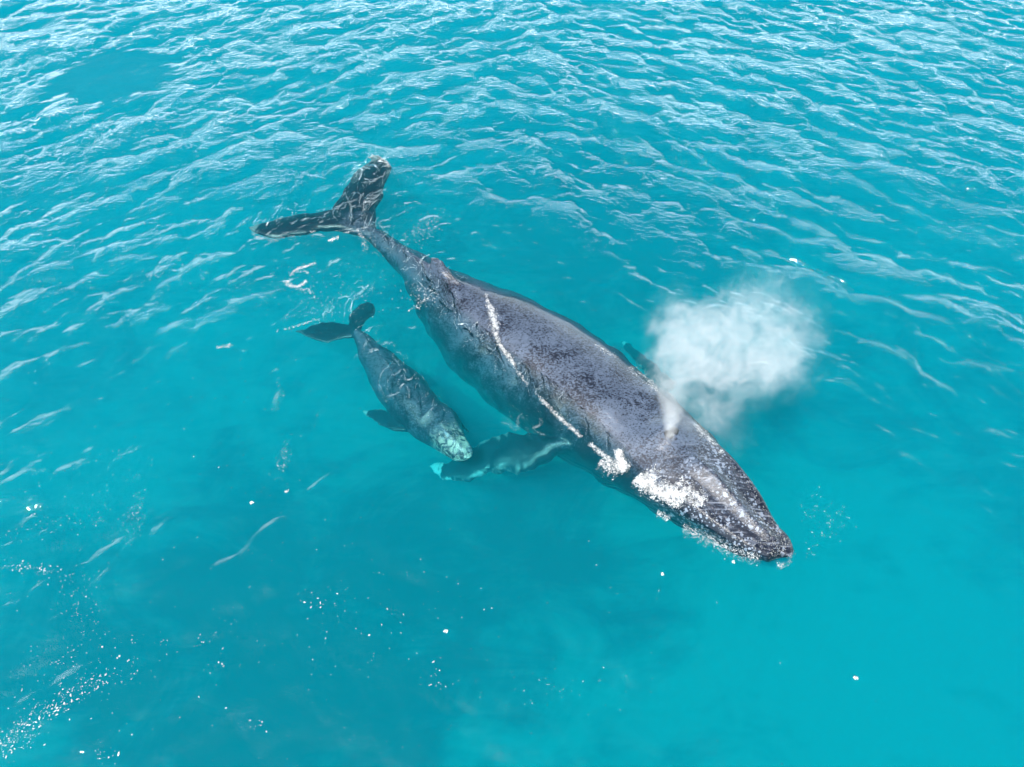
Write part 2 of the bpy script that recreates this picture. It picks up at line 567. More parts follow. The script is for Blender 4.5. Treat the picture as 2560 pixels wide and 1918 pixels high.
def make_whale(name, Rt, Lf, ztop, shape, fins, dorsal, mat, voxel, whites, n=64, m=44):
    """Rt/Lf: side lines from tail stock to snout; ztop(s): height of the back; shape(s)->(height ratio up, down, squareness)"""
    C2, r2 = medial(Rt, Lf, n)
    d_ = C2[-1] - C2[-3]; d_ /= np.linalg.norm(d_)
    re_ = r2[-1]
    for ph in (18, 36, 52, 66, 78, 87):
        C2 = np.concatenate([C2, [C2[n - 1] + d_ * re_ * 0.95 * math.sin(R(ph))]]); r2 = np.r_[r2, re_ * math.cos(R(ph))]
    n = len(C2)
    dd_ = np.r_[0, np.cumsum(np.linalg.norm(np.diff(C2, axis=0), axis=1))]
    ss = dd_ / dd_[-1]
    cen = []; rad = []
    for i, s in enumerate(ss):
        hu, hd, sq = shape(s)
        P = at(*C2[i], -0.5)
        for _ in range(4):
            r = r2[i] * K * depth_of(P) / FPX
            # the back stands above the axis, so the axis lies lower in the view
            P = at(*C2[i], ztop(s) - r * hu)
        cen.append(P); rad.append(r)
    cen = np.array(cen); rad = np.array(rad)
    cen[:-5] = smooth_poly(cen[:-5], 3); rad[:-6] = smooth_poly(rad[:-6], 2)
    T = np.gradient(cen, axis=0); T /= np.linalg.norm(T, axis=1)[:, None]
    U = np.array([0, 0, 1.0]) - T * T[:, 2:3]; U /= np.linalg.norm(U, axis=1)[:, None]
    Sd = np.cross(T, U)
    for i in range(n):                                   # the flattened section still shows the width read off
        hu, hd, sq = shape(ss[i])
        vd = cen[i] - np.array([0, 0, CAM_H]); q = np.cross(vd, T[i]); q /= np.linalg.norm(q)
        a_, b_ = q @ Sd[i], q @ U[i]
        hp = math.hypot(a_, b_ * (hu if b_ > 0 else hd)); hm_ = math.hypot(a_, b_ * (hd if b_ > 0 else hu))
        rad[i] *= 2 / (hp + hm_)
        cen[i] = cen[i] - q * rad[i] * (hp - hm_) / 2
    rings = []
    L = np.linalg.norm(cen[-1] - cen[0])
    for i, s in enumerate(ss):
        hu, hd, sq = shape(s)
        ring = []
        for j in range(m):
            a = 2 * math.pi * j / m
            ca, sa = math.cos(a), math.sin(a)
            e = 2.0 / sq
            x = math.copysign(abs(ca) ** e, ca) * rad[i]
            y = math.copysign(abs(sa) ** e, sa) * rad[i] * (hu if sa > 0 else hd)
            if sa > 0:                                   # keel of the tail stock, ridge and rims of the rostrum
                y += rad[i] * 0.30 * sstep(s, 0.30, 0.05) * max(0, 1 - abs(ca) * 2.5)
                hd_ = sstep(s, 0.74, 0.82) * sstep(s, 1.0, 0.95)
                y += rad[i] * 0.17 * hd_ * max(0, 1 - abs(ca) * 4.5)
                y += rad[i] * 0.10 * hd_ * math.exp(-((abs(ca) - 0.80) / 0.10) ** 2)
                y += rad[i] * 0.16 * math.exp(-((s - 0.715) / 0.025) ** 2) * max(0, 1 - abs(ca) * 2.2)
                y -= rad[i] * 0.06 * math.exp(-((s - 0.66) / 0.03) ** 2) * max(0, 1 - abs(ca) * 1.5)
            else:
                y *= 1
            ring.append(cen[i] + Sd[i] * x + U[i] * y)
        rings.append(ring)
    V, F = loft(rings)
    V = list(V); F = list(F); edges = []
    for (fv, ff), ed in [blade(*f) for f in fins]:
        o = len(V); V += fv; F += [tuple(o + q for q in face) for face in ff]
        edges.append(ed)
    if dorsal:
        o = len(V)
        fv, ff = dorsal(cen, rad, T, U, Sd, ss)
        V += fv; F += [tuple(o + q for q in face) for face in ff]
    tmp = mesh_obj('tmp', V, F)
    bm = bmesh.new(); bm.from_mesh(tmp.data); bmesh.ops.recalc_face_normals(bm, faces=bm.faces); bm.to_mesh(tmp.data); bm.free()
    md = tmp.modifiers.new('r', 'REMESH'); md.mode = 'VOXEL'; md.voxel_size = voxel
    ms = tmp.modifiers.new('s', 'SMOOTH'); ms.iterations = 4; ms.factor = 0.5
    dg = bpy.context.evaluated_depsgraph_get()
    me = bpy.data.meshes.new_from_object(tmp.evaluated_get(dg))
    bpy.data.objects.remove(tmp)
    me.name = 'body'
    me.materials.clear(); me.materials.append(mat)
    me.polygons.foreach_set('use_smooth', [True] * len(me.polygons))
    base = cen[n // 2].copy()
    root = bpy.data.objects.new(name, None); COL.objects.link(root)
    root.location = base
    N = len(me.vertices)
    co = np.empty(N * 3, np.float32); me.vertices.foreach_get('co', co); co = co.reshape(-1, 3).astype(float)
    # where on the animal each vertex lies
    best = np.full(N, 1e9); bi = np.zeros(N, int)
    for i in range(n):
        d = ((co - cen[i]) ** 2).sum(1)
        q = d < best
        best[q] = d[q]; bi[q] = i
    rel = co - cen[bi]
    lat = (rel * Sd[bi]).sum(1) / rad[bi]; upv = (rel * U[bi]).sum(1) / rad[bi]
    along = ss[bi] + (rel * T[bi]).sum(1) / L
    fin = np.zeros(N); edge = np.zeros(N); white = np.zeros(N)
    for (ed, f) in zip(edges, fins):
        A, B = ed
        mid = (A + B) / 2; half = np.linalg.norm(A - B, axis=1) / 2 + 1e-3
        bd = np.full(N, 1e9); k = np.zeros(N, int)
        for i in range(len(mid)):
            d = ((co - mid[i]) ** 2).sum(1)
            q = d < bd; bd[q] = d[q]; k[q] = i
        inside = (np.sqrt(bd) < half[k] * 1.2) & (k > 3)
        out = (np.sqrt(best) > rad[bi] * 1.05)
        q = inside & out
        fin[q] = 1
        lead = np.linalg.norm(co - A[k], axis=1); tr = np.linalg.norm(co - B[k], axis=1)
        e = 1 - np.minimum(lead, tr) / half[k]
        tt = k / (len(mid) - 1)
        edge[q] = np.maximum(e, 1.6 * sstep(tt, 0.80, 0.95))[q]
        white[q] = whites[fins.index(f)] * (0.35 + 0.65 * sstep(tt, 0.5, 0.95))[q]
    for nm, ar in (('along', along), ('side', lat), ('up', upv), ('fin', fin), ('edge', edge), ('whiteness', white), ('angle', np.arctan2(upv, lat))):
        at_ = me.attributes.new(nm, 'FLOAT', 'POINT')
        at_.data.foreach_set('value', ar.astype(np.float32))
    # small unevenness of the skin
    nrm = np.empty(N * 3, np.float32); me.vertices.foreach_get('normal', nrm); nrm = nrm.reshape(-1, 3)
    wv = np.zeros(N)
    g = np.random.default_rng(11)
    for _ in range(14):
        kv = g.normal(size=3) * 3.2
        wv += np.sin(co @ kv + g.uniform(0, 6.28))
    co = co + nrm * (wv * 0.0028 * (voxel / 0.03))[:, None]
    sub = sstep(-co[:, 2], 0.0, 0.25) * voxel / 0.03
    for ax_ in (0, 1):
        wb = np.zeros(N)
        for _ in range(10):
            kv = g.normal(size=3) * 5.0
            wb += np.sin(co @ kv + g.uniform(0, 6.28))
        co[:, ax_] += wb * 0.011 * sub
    bvh = BVHTree.FromPolygons([Vector(v) for v in co], [tuple(p.vertices) for p in me.polygons])
    me.vertices.foreach_set('co', (co - base).astype(np.float32).ravel())
    me.update()
    ob = bpy.data.objects.new('body', me); COL.objects.link(ob); ob.parent = root
    return root, ob, bvh, dict(cen=cen, rad=rad, T=T, U=U, Sd=Sd, base=base, ss=ss)


W_R = [(806, 492), (845, 510), (885, 533), (930, 562), (985, 578), (1060, 610), (1150, 648), (1240, 690), (1310, 742), (1365, 785),
       (1415, 825), (1465, 872), (1515, 922), (1560, 970), (1620, 1038), (1658, 1092), (1684, 1142)]
W_L = [(783, 512), (815, 545), (845, 570), (868, 600), (883, 640), (905, 695), (948, 765), (1000, 825), (1055, 870), (1120, 920),
       (1190, 972), (1230, 1000), (1300, 1040), (1370, 1078), (1440, 1118), (1500, 1152), (1560, 1185), (1610, 1203), (1650, 1212)]


def w_ztop(s):
    return np.interp(s, [0, .1, .2, .3, .45, .6, .72, .8, .9, 1.0], [-.16, -.14, -.02, .08, .18, .22, .28, .25, .15, .02])


def w_shape(s):
    hu = np.interp(s, [0, .1, .3, .5, .7, .8, .92, 1], [1.1, 1.1, .95, .85, .8, .66, .5, .5])
    hd = np.interp(s, [0, .1, .3, .5, .7, .85, 1], [1.1, 1.1, .95, .95, 1.0, .9, .55])
    sq = np.interp(s, [0, .3, .7, .85, 1], [2, 2, 2.05, 2.35, 2.2])
    return hu, hd, sq


def z1(p, ox=580, oy=360, k=660 / 2209.):   # close-up readings back to the common view
    return ((ox + p[0] * k) / K, (oy + p[1] * k) / K)


def z2(p):
    return z1(p, 700, 720, 800 / 2212.)


fluke_l = ([z1(p) for p in [(1180, 800), (1020, 755), (900, 728), (750, 722), (600, 752), (450, 780), (340, 792), (200, 752), (128, 700)]],
           [z1(p) for p in [(900, 560), (830, 552), (700, 572), (550, 590), (420, 612), (300, 642), (205, 668), (128, 694)]])
fluke_r = ([z1(p) for p in [(1200, 760), (1205, 640), (1225, 500), (1268, 390), (1312, 290), (1338, 210), (1305, 150), (1225, 92)]],
           [z1(p) for p in [(860, 600), (840, 520), (900, 430), (955, 350), (1000, 270), (1060, 205), (1140, 160), (1155, 105), (1215, 92)]])
flip_l = ([z2(p) for p in [(2010, 1120), (1880, 1185), (1800, 1232), (1650, 1275), (1500, 1290), (1400, 1305), (1280, 1322), (1150, 1318), (1050, 1290), (1024, 1240)]],
          [z2(p) for p in [(1850, 1010), (1760, 1010), (1640, 1005), (1540, 1005), (1440, 1030), (1330, 1085), (1270, 1150), (1170, 1200), (1070, 1210), (1024, 1235)]])
z3 = lambda p: z1(p, 1000, 620, 640 / 2209.)
flip_r = ([z3(p) for p in [(2380, 1200), (2290, 1100), (2200, 1010), (2090, 920), (1990, 850), (1905, 800)]],
          [z3(p) for p in [(2200, 1250), (2130, 1120), (2060, 1020), (1990, 930), (1930, 870), (1900, 805)]])


def proj(P):
    p = R(PITCH); d = depth_of(P)
    up = P[1] * math.sin(p) + (P[2] - CAM_H) * math.cos(p)
    return ((1280 + FPX * P[0] / d) / K, (959 - FPX * up / d) / K)


def w_dorsal(cen, rad, T, U, Sd, ss):
    rings = []
    # low hooked fin: base stretched along the back, tip leaning to the tail
    for q in range(7):
        t = q / 6
        h = 0.62 * t
        lo = np.interp(t, [0, .5, 1], [0.14, 0.15, 0.15]); hi = np.interp(t, [0, .3, .7, 1], [0.27, 0.215, 0.18, 0.17])
        ring = []
        for j in range(12):
            a = 2 * math.pi * j / 12
            s = (lo + hi) / 2 + (hi - lo) / 2 * math.cos(a)
            i = int(np.searchsorted(ss, s) - 1); fr = (s - ss[i]) / (ss[i + 1] - ss[i])
            P = cen[i] * (1 - fr) + cen[i + 1] * fr; r = rad[i]
            ring.append(P + U[i] * (r * 1.05 - 0.08 + h) + Sd[i] * math.sin(a) * (0.15 * (1 - t) + 0.07))
        rings.append(ring)
    return loft(rings)


fins_w = [
    (*fluke_l, lambda t: -0.32 - 0.08 * t, lambda t: 0.26 * (1 - t) ** 0.7 + 0.07, 30, 16, 0.012, 1),
    (*fluke_r, lambda t: -0.32 + 0.08 * t, lambda t: 0.26 * (1 - t) ** 0.7 + 0.07, 30, 16, 0.012, 2),
    (*flip_l, lambda t: -0.75 - 1.05 * t, lambda t: 0.30 * (1 - t) ** 0.6 + 0.08, 34, 16, 0.035, 3),
    (*flip_r, lambda t: -1.3 - 0.6 * t, lambda t: 0.28 * (1 - t) ** 0.6 + 0.08, 30, 16, 0.02, 4),
]
whale, wbody, wbvh, WI = make_whale('adult_whale', W_R, W_L, w_ztop, w_shape, fins_w, w_dorsal, M_SKIN, 0.032, [0.3, 0.3, 1.0, 1.0])
tag(whale, 'large dark humpback whale with pale mottled back surfacing beside its calf', 'whale')

C_R = [z2(p) for p in [(545, 285), (600, 318), (650, 348), (750, 428), (870, 528), (960, 580), (1012, 640), (1050, 705), (1110, 775), (1190, 830), (1238, 900), (1268, 990), (1302, 1065)]]
C_L = [z2(p) for p in [(495, 318), (525, 400), (548, 480), (580, 560), (615, 640), (660, 730), (720, 830), (800, 915), (880, 985), (950, 1045), (1050, 1110), (1130, 1158), (1210, 1185)]]
cfl_l = ([z2(p) for p in [(560, 340), (480, 352), (400, 362), (290, 384), (220, 352), (165, 325), (106, 312)]],
         [z2(p) for p in [(520, 262), (460, 252), (380, 222), (300, 232), (210, 262), (160, 292), (106, 302)]])
cfl_r = ([z2(p) for p in [(560, 335), (570, 245), (610, 215), (648, 188), (668, 155), (655, 118)]],
         [z2(p) for p in [(470, 300), (470, 220), (500, 165), (545, 115), (600, 92), (648, 112)]])
cfp_l = ([z2(p) for p in [(900, 990), (840, 988), (760, 980), (690, 962), (635, 915), (605, 880), (578, 852)]],
         [z2(p) for p in [(870, 925), (810, 900), (760, 862), (705, 838), (650, 835), (610, 842), (582, 848)]])
cfp_r = ([z2(p) for p in [(1130, 850), (1200, 872), (1240, 905), (1262, 945), (1290, 975), (1308, 998)]],
         [z2(p) for p in [(1140, 960), (1200, 950), (1225, 960), (1255, 975), (1282, 990), (1304, 1000)]])


def c_ztop(s):
    return np.interp(s, [0, .3, .6, .85, 1], [-.45, -.42, -.40, -.48, -.58])


def c_shape(s):
    return (np.interp(s, [0, .3, .7, .85, 1], [1.1, .95, .9, .62, .5]), np.interp(s, [0, .3, .7, .85, 1], [1.1, .95, .95, .9, .55]),
            np.interp(s, [0, .3, .7, .85, 1], [2, 2, 2, 2.3, 2.2]))


def c_dorsal(cen, rad, T, U, Sd, ss):
    rings = []
    for q in range(6):
        t = q / 5
        lo = 0.27; hi = np.interp(t, [0, 1], [0.40, 0.285])
        ring = []
        for j in range(10):
            a = 2 * math.pi * j / 10
            s = (lo + hi) / 2 + (hi - lo) / 2 * math.cos(a)
            i = int(np.searchsorted(ss, s) - 1); fr = (s - ss[i]) / (ss[i + 1] - ss[i])
            P = cen[i] * (1 - fr) + cen[i + 1] * fr
            ring.append(P + U[i] * (rad[i] * 0.95 - 0.03 + 0.12 * t) + Sd[i] * math.sin(a) * (0.04 * (1 - t) + 0.02))
        rings.append(ring)
    return loft(rings)


fins_c = [
    (*cfl_l, lambda t: -0.62 - 0.12 * t, lambda t: 0.08 * (1 - t) + 0.05, 24, 14, 0.012, 5),
    (*cfl_r, lambda t: -0.62 - 0.12 * t, lambda t: 0.08 * (1 - t) + 0.05, 24, 14, 0.012, 6),
    (*cfp_l, lambda t: -0.90 - 0.25 * t, lambda t: 0.09 * (1 - t) + 0.05, 20, 14, 0.012, 7),
    (*cfp_r, lambda t: -0.8 - 0.2 * t, lambda t: 0.08 * (1 - t) + 0.05, 20, 14, 0.01, 8),
]
calf, cbody, cbvh, CI = make_whale('whale_calf', C_R, C_L, c_ztop, c_shape, fins_c, c_dorsal, M_CALF, 0.022, [0.1, 0.1, 0.6, 0.4], n=48, m=36)
tag(calf, 'small blue grey whale calf swimming just under the surface beside the adult', 'whale')


# ------------------------------------------------------------------ dropping small things on the surface


def set_caustic_ripple():
    """cusped ripples in place of focused sunlight, where water runs thin over the animals"""
    me = water.data
    n_ = len(me.vertices)
    co = np.empty(n_ * 3, np.float32); me.vertices.foreach_get('co', co); co = co.reshape(-1, 3)
    x0, y0, c_ = -9.0, 3.0, 0.1
    nx, ny = 200, 220
    G = np.zeros((ny, nx))
    for j in range(ny):
        for i in range(nx):
            o_ = Vector((x0 + i * c_, y0 + j * c_, 5))
            for bv, inf, lim in ((wbvh, WI, -0.25), (cbvh, CI, -0.45)):
                h = bv.ray_cast(o_, Vector((0, 0, -1)))[0]
                if h is not None and -1.1 < h.z:
                    d_ = inf['cen'] - np.array(h[:]); q_ = int(np.argmin((d_ ** 2).sum(1)))
                    if inf['ss'][q_] < 0.04 or -(d_[q_] @ inf['Sd'][q_]) / inf['rad'][q_] > lim:
                        G[j, i] = 1
    for _ in range(5):
        P_ = np.pad(G, 1, mode='edge')
        G = (P_[:-2, 1:-1] + P_[2:, 1:-1] + P_[1:-1, :-2] + P_[1:-1, 2:] + 2 * P_[1:-1, 1:-1]) / 6
    u = np.clip(((co[:, 0] - x0) / c_), 0, nx - 1).astype(int); v = np.clip(((co[:, 1] - y0) / c_), 0, ny - 1).astype(int)
    me.attributes['caustic_ripple'].data.foreach_set('value', (G[v, u] ** 1.2).astype(np.float32))


set_caustic_ripple()


def water_z(x, y):
    Z = wave(np.array([x]), np.array([y]))[0]
    return float(Z[0])


def water_zs(P):
    return wave(P[:, 0], P[:, 1])[0]


def body_hit(x, y, bvh=None):
    h = (bvh or wbvh).ray_cast(Vector((x, y, 5)), Vector((0, 0, -1)))
    return h[0], h[1]


ICO_V = None


def ico():
    global ICO_V
    bm = bmesh.new(); bmesh.ops.create_icosphere(bm, subdivisions=1, radius=1)
    v = np.array([x.co[:] for x in bm.verts]); f = np.array([[q.index for q in p.verts] for p in bm.faces]); bm.free()
    return v, f


IV, IF = ico()
OV = np.array([(1, 0, 0), (0, 1, 0), (-1, 0, 0), (0, -1, 0), (0, 0, 1), (0, 0, -1)], float)
OF = np.array([(0, 1, 4), (1, 2, 4), (2, 3, 4), (3, 0, 4), (1, 0, 5), (2, 1, 5), (3, 2, 5), (0, 3, 5)])


def flecks(name, P2, rr, mat=None, flat=0.35, parent=None, seed=1, stick=True, lift=0.0, elong=0.9):
    """bubbles and scraps of froth lying on the water (or on the wet back where that stands higher)"""
    g = np.random.default_rng(seed)
    P2 = np.asarray(P2); rr = np.asarray(rr)
    zs = water_zs(P2)
    Vs = []; Fs = []; o = 0
    for i in range(len(P2)):
        z = zs[i] + lift
        n = np.array([0, 0, 1.0])
        if stick:
            h, nn = body_hit(P2[i, 0], P2[i, 1])
            if h is not None and h.z > z - 0.01:
                z = h.z + lift; n = np.array(nn)
        V, F = (IV, IF) if rr[i] > 0.022 else (OV, OF)
        a = g.uniform(0, 6.28); ca, sa = math.cos(a), math.sin(a)
        sx = rr[i] * g.uniform(0.9, 1 + elong); sy = rr[i] * g.uniform(1 - elong * 0.6, 1)
        W_ = V * (1 + g.normal(size=(len(V), 1)) * 0.18)
        x = W_[:, 0] * sx; y = W_[:, 1] * sy
        q = np.stack([x * ca - y * sa, x * sa + y * ca, W_[:, 2] * rr[i] * flat], 1)
        t1 = np.cross([0, 1.0, 0], n); t1 /= np.linalg.norm(t1); t2 = np.cross(n, t1)
        q = q[:, :1] * t1 + q[:, 1:2] * t2 + q[:, 2:] * n
        Vs.append(q + [P2[i, 0], P2[i, 1], z]); Fs.append(F + o); o += len(V)
    V = np.concatenate(Vs); F = np.concatenate(Fs)
    base = V.mean(0); base[2] = 0
    if parent is not None:
        base = np.array(parent.location)
    ob = fast_mesh(name, V - base, F, mat or M_FOAM, parent)
    if len(P2) > 20: ob['kind'] = 'stuff'
    if parent is None:
        ob.location = base
    return ob


def along(pts, n, wd, g, z=0.0, gap=0.0, lump=3.0):
    """n points scattered about a line given in view pixels; wd half-width in metres (scalar or per point of the line)"""
    Q = np.array([at(x, y, z)[:2] for x, y in pts])
    wd = np.atleast_1d(np.array(wd, float))
    if len(wd) == 1: wd = np.full(len(Q), wd[0])
    Q = np.concatenate([Q, wd[:, None]], 1)
    Q3 = resample(Q[:, :2], 200)
    d = np.r_[0, np.cumsum(np.linalg.norm(np.diff(Q[:, :2], axis=0), axis=1))]
    ww = np.interp(np.linspace(0, d[-1], 200), d, Q[:, 2])
    L = d[-1]
    s = g.uniform(0, 1, n * 3)
    if gap > 0:
        ph = g.uniform(0, 6.28, 5)
        f = sum(np.sin(s * L * lump * (k + 1) / 2 + ph[k]) / (k + 1) for k in range(5))
        s = s[f > np.quantile(f, gap)]
    s = s[:n]
    k = (s * 199).astype(int)
    T = np.gradient(Q3, axis=0); T /= np.linalg.norm(T, axis=1)[:, None]
    N = np.stack([-T[:, 1], T[:, 0]], 1)
    off = g.normal(size=len(s)) * 0.5 * ww[k]
    return Q3[k] + N[k] * off[:, None] + g.normal(size=(len(s), 2)) * 0.02


def sizes(n, g, lo=0.008, hi=0.04, p=2.5):
    return lo + (hi - lo) * g.uniform(0, 1, n) ** p


def cluster(cx_, cy_, sx, sy, n, g, rot=0.0):
    """n points about a place read off at (cx, cy), spread in metres"""
    c = at(cx_, cy_, 0)[:2]
    q = g.normal(size=(n, 2)) * [sx, sy]
    ca, sa = math.cos(R(rot)), math.sin(R(rot))
    return c + np.stack([q[:, 0] * ca - q[:, 1] * sa, q[:, 0] * sa + q[:, 1] * ca], 1)


g = np.random.default_rng(5)
# wash along the cheek of the adult
P = np.concatenate([
    along([(1290, 975), (1330, 995), (1350, 1000)], 900, [.1, .22, .2], g, 0.3, gap=.35, lump=6),
    along([(1340, 960), (1345, 990), (1385, 1020), (1430, 1048), (1480, 1070)], 9000, [.06, .11, .16, .20, .12], g, 0.25, gap=.15, lump=6),
    along([(1400, 1010), (1440, 1030), (1500, 1065), (1520, 1085)], 2200, [.12, .2, .22, .1], g, 0.25, gap=.35, lump=6)])
o = flecks('cheek_wash', P, sizes(len(P), g, .004, .016, 2.5), flat=.5, seed=3)
tag(o, 'broad patch of bright white wash breaking over the left cheek of the adult whale', 'foam')
# thin line of white water along the back
P = np.concatenate([
    along([(1052, 640), (1062, 662), (1068, 690), (1072, 710)], 1400, [.02, .10, .12, .05], g, 0.25),
    along([(1072, 710), (1085, 735), (1100, 752), (1112, 772)], 800, [.02, .04, .06, .02], g, 0.3),
    along([(1048, 618), (1058, 650), (1080, 725), (1130, 800), (1165, 842)], 500, .02, g, .3, gap=.2),
    along([(1165, 842), (1200, 875), (1240, 912), (1290, 955), (1340, 990)], 1500, [.012, .025, .03, .045, .07], g, 0.3, gap=.1, lump=5)])
o = flecks('back_foam_streak', P, sizes(len(P), g, .004, .014, 2), flat=.5, seed=4)
tag(o, 'long thin white streak of foam running down the left side of the adult back', 'foam')
P = along([(1290, 738), (1330, 760), (1365, 785), (1400, 812), (1425, 840)], 900, [.05, .10, .12, .09, .05], g, 0.2, gap=.2, lump=9)
o = flecks('far_side_foam', P, sizes(len(P), g, .003, .012, 2), flat=.4, seed=5)
tag(o, 'speckled line of froth along the far upper edge of the adult back', 'foam')
P = along([(1505, 915), (1520, 935), (1540, 955), (1560, 985)], 800, [.06, .14, .12, .05], g, 0.1, gap=.2, lump=9)
o = flecks('blowside_foam', P, sizes(len(P), g, .004, .014, 2), flat=.35, seed=6)
tag(o, 'small white froth at the far side of the head beneath the drifting mist', 'foam')
P = np.concatenate([along([(1420, 1105), (1470, 1135), (1540, 1170), (1600, 1195), (1660, 1215), (1690, 1222)], 1500, [.05, .12, .14, .14, .10, .05], g, 0.0, gap=.25, lump=7),
                    along([(1690, 1222), (1705, 1212), (1712, 1190)], 70, [.03, .04, .02], g)])
o = flecks('snout_foam', P, sizes(len(P), g, .003, .013, 2), flat=.35, seed=7, stick=False)
tag(o, 'ragged white foam edging the jaw and snout at the waterline', 'foam')
# ring of froth between the tail and the calf
P = np.concatenate([
    along([z1(p) for p in [(690, 985), (620, 1010), (540, 1035), (490, 1080), (450, 1140), (490, 1190), (560, 1190), (620, 1140)]], 900, [.02, .03, .05, .04, .06, .06, .07, .03], g, gap=.1, lump=8),
    along([z1(p) for p in [(540, 1060), (600, 1060), (640, 1075)]], 50, .02, g),
    along([z1(p) for p in [(560, 1215), (640, 1215), (670, 1250)]], 90, [.02, .04, .02], g)])
o = flecks('foam_ring', P, sizes(len(P), g, .004, .013, 2), M_FLECK, flat=.35, seed=8)
tag(o, 'open curl of white foam on the water below the adult tail flukes', 'foam')
P = np.concatenate([along([z1(p) for p in [(1050, 710), (1075, 770), (1115, 830), (1100, 890)]], 150, [.03, .07, .09, .02], g),
                    along([z1(p) for p in [(940, 740), (1040, 730)]], 45, .04, g)])
o = flecks('tailstock_foam', P, sizes(len(P), g, .005, .018, 2), flat=.4, seed=9)
tag(o, 'short vertical trail of white froth beside the narrow tail stock', 'foam')
P = along([z1(p) for p in [(810, 810), (850, 800), (885, 785)]], 60, .04, g)
tag(flecks('foam_scrap', P, sizes(len(P), g, .01, .03, 2), seed=10), 'small scrap of froth just below the left fluke root', 'foam')
P = np.concatenate([along([z1(p) for p in [(1460, 1400), (1530, 1365), (1600, 1310), (1655, 1270)]], 90, [.01, .04, .09, .10], g),
                    cluster(912, 632, .22, .3, 130, g, 40)])
o = flecks('flank_ripple_foam', P, sizes(len(P), g, .006, .02, 2), seed=11)
tag(o, 'beaded froth on the ripple crossing the rear left flank of the adult', 'foam')
P = np.concatenate([along([z1(p) for p in [(1150, 120), (1200, 98), (1240, 120), (1295, 155), (1310, 200)]], 450, [.04, .08, .08, .07, .04], g, gap=.15, lump=8),
                    along([z1(p) for p in [(1170, 140), (1230, 150)]], 40, .05, g)])
o = flecks('fluke_tip_foam', P, sizes(len(P), g, .004, .016, 2), seed=12)
tag(o, 'white foam curling round the raised upper tip of the adult fluke', 'foam')
P = along([z1(p) for p in [(135, 700), (200, 755), (340, 795), (450, 785), (560, 755), (700, 725)]], 500, [.04, .06, .08, .07, .06, .03], g, gap=.3, lump=7)
o = flecks('fluke_edge_foam', P, sizes(len(P), g, .003, .012, 2), seed=13)
tag(o, 'pale broken foam along the front edge of the left fluke', 'foam')
P = cluster(918, 490, .20, .42, 260, g, -25)
o = flecks('bubble_patch', P, sizes(len(P), g, .005, .018, 2), seed=14)
tag(o, 'patch of fine bubbles on the water right of the tail stock', 'foam')
P = np.concatenate([along([(470, 750), (495, 748), (500, 746)], 50, .03, g), along([(600, 716), (640, 706), (690, 690)], 60, .015, g)])
tag(flecks('froth_strip', P, sizes(len(P), g, .008, .022, 2), seed=15), 'small white froth strip on the ripple left of the calf tail', 'foam')
for (x, y, r_, nm, lb) in ((543, 1086, .06, 'foam_clump', 'largest single white fleck of foam, below left of the calf'),
                           (617, 1058, .05, 'foam_clump', 'oblong white fleck of foam straight below the calf flipper'),
                           (964, 1364, .05, 'foam_clump', 'small white fleck of foam alone near the bottom centre'),
                           (1847, 1465, .05, 'foam_clump', 'lone white fleck of foam on the smooth water at lower right'),
                           (1432, 1238, .035, 'foam_clump', 'pair of merged white flecks of foam below the adult jaw'),
                           (1585, 1213, .04, 'foam_clump', 'little white fleck of foam floating just under the snout')):
    P = cluster(x, y, r_ * .3, r_ * .3, 9, g)
    tag(flecks(nm, P, np.full(9, r_ * .42), M_FLECK, seed=int(x)), lb, 'foam', 'loose white foam flecks')

# scattered flecks nobody could count
P = []; Z = []


def add(p, s):
    P.append(p); Z.append(s)


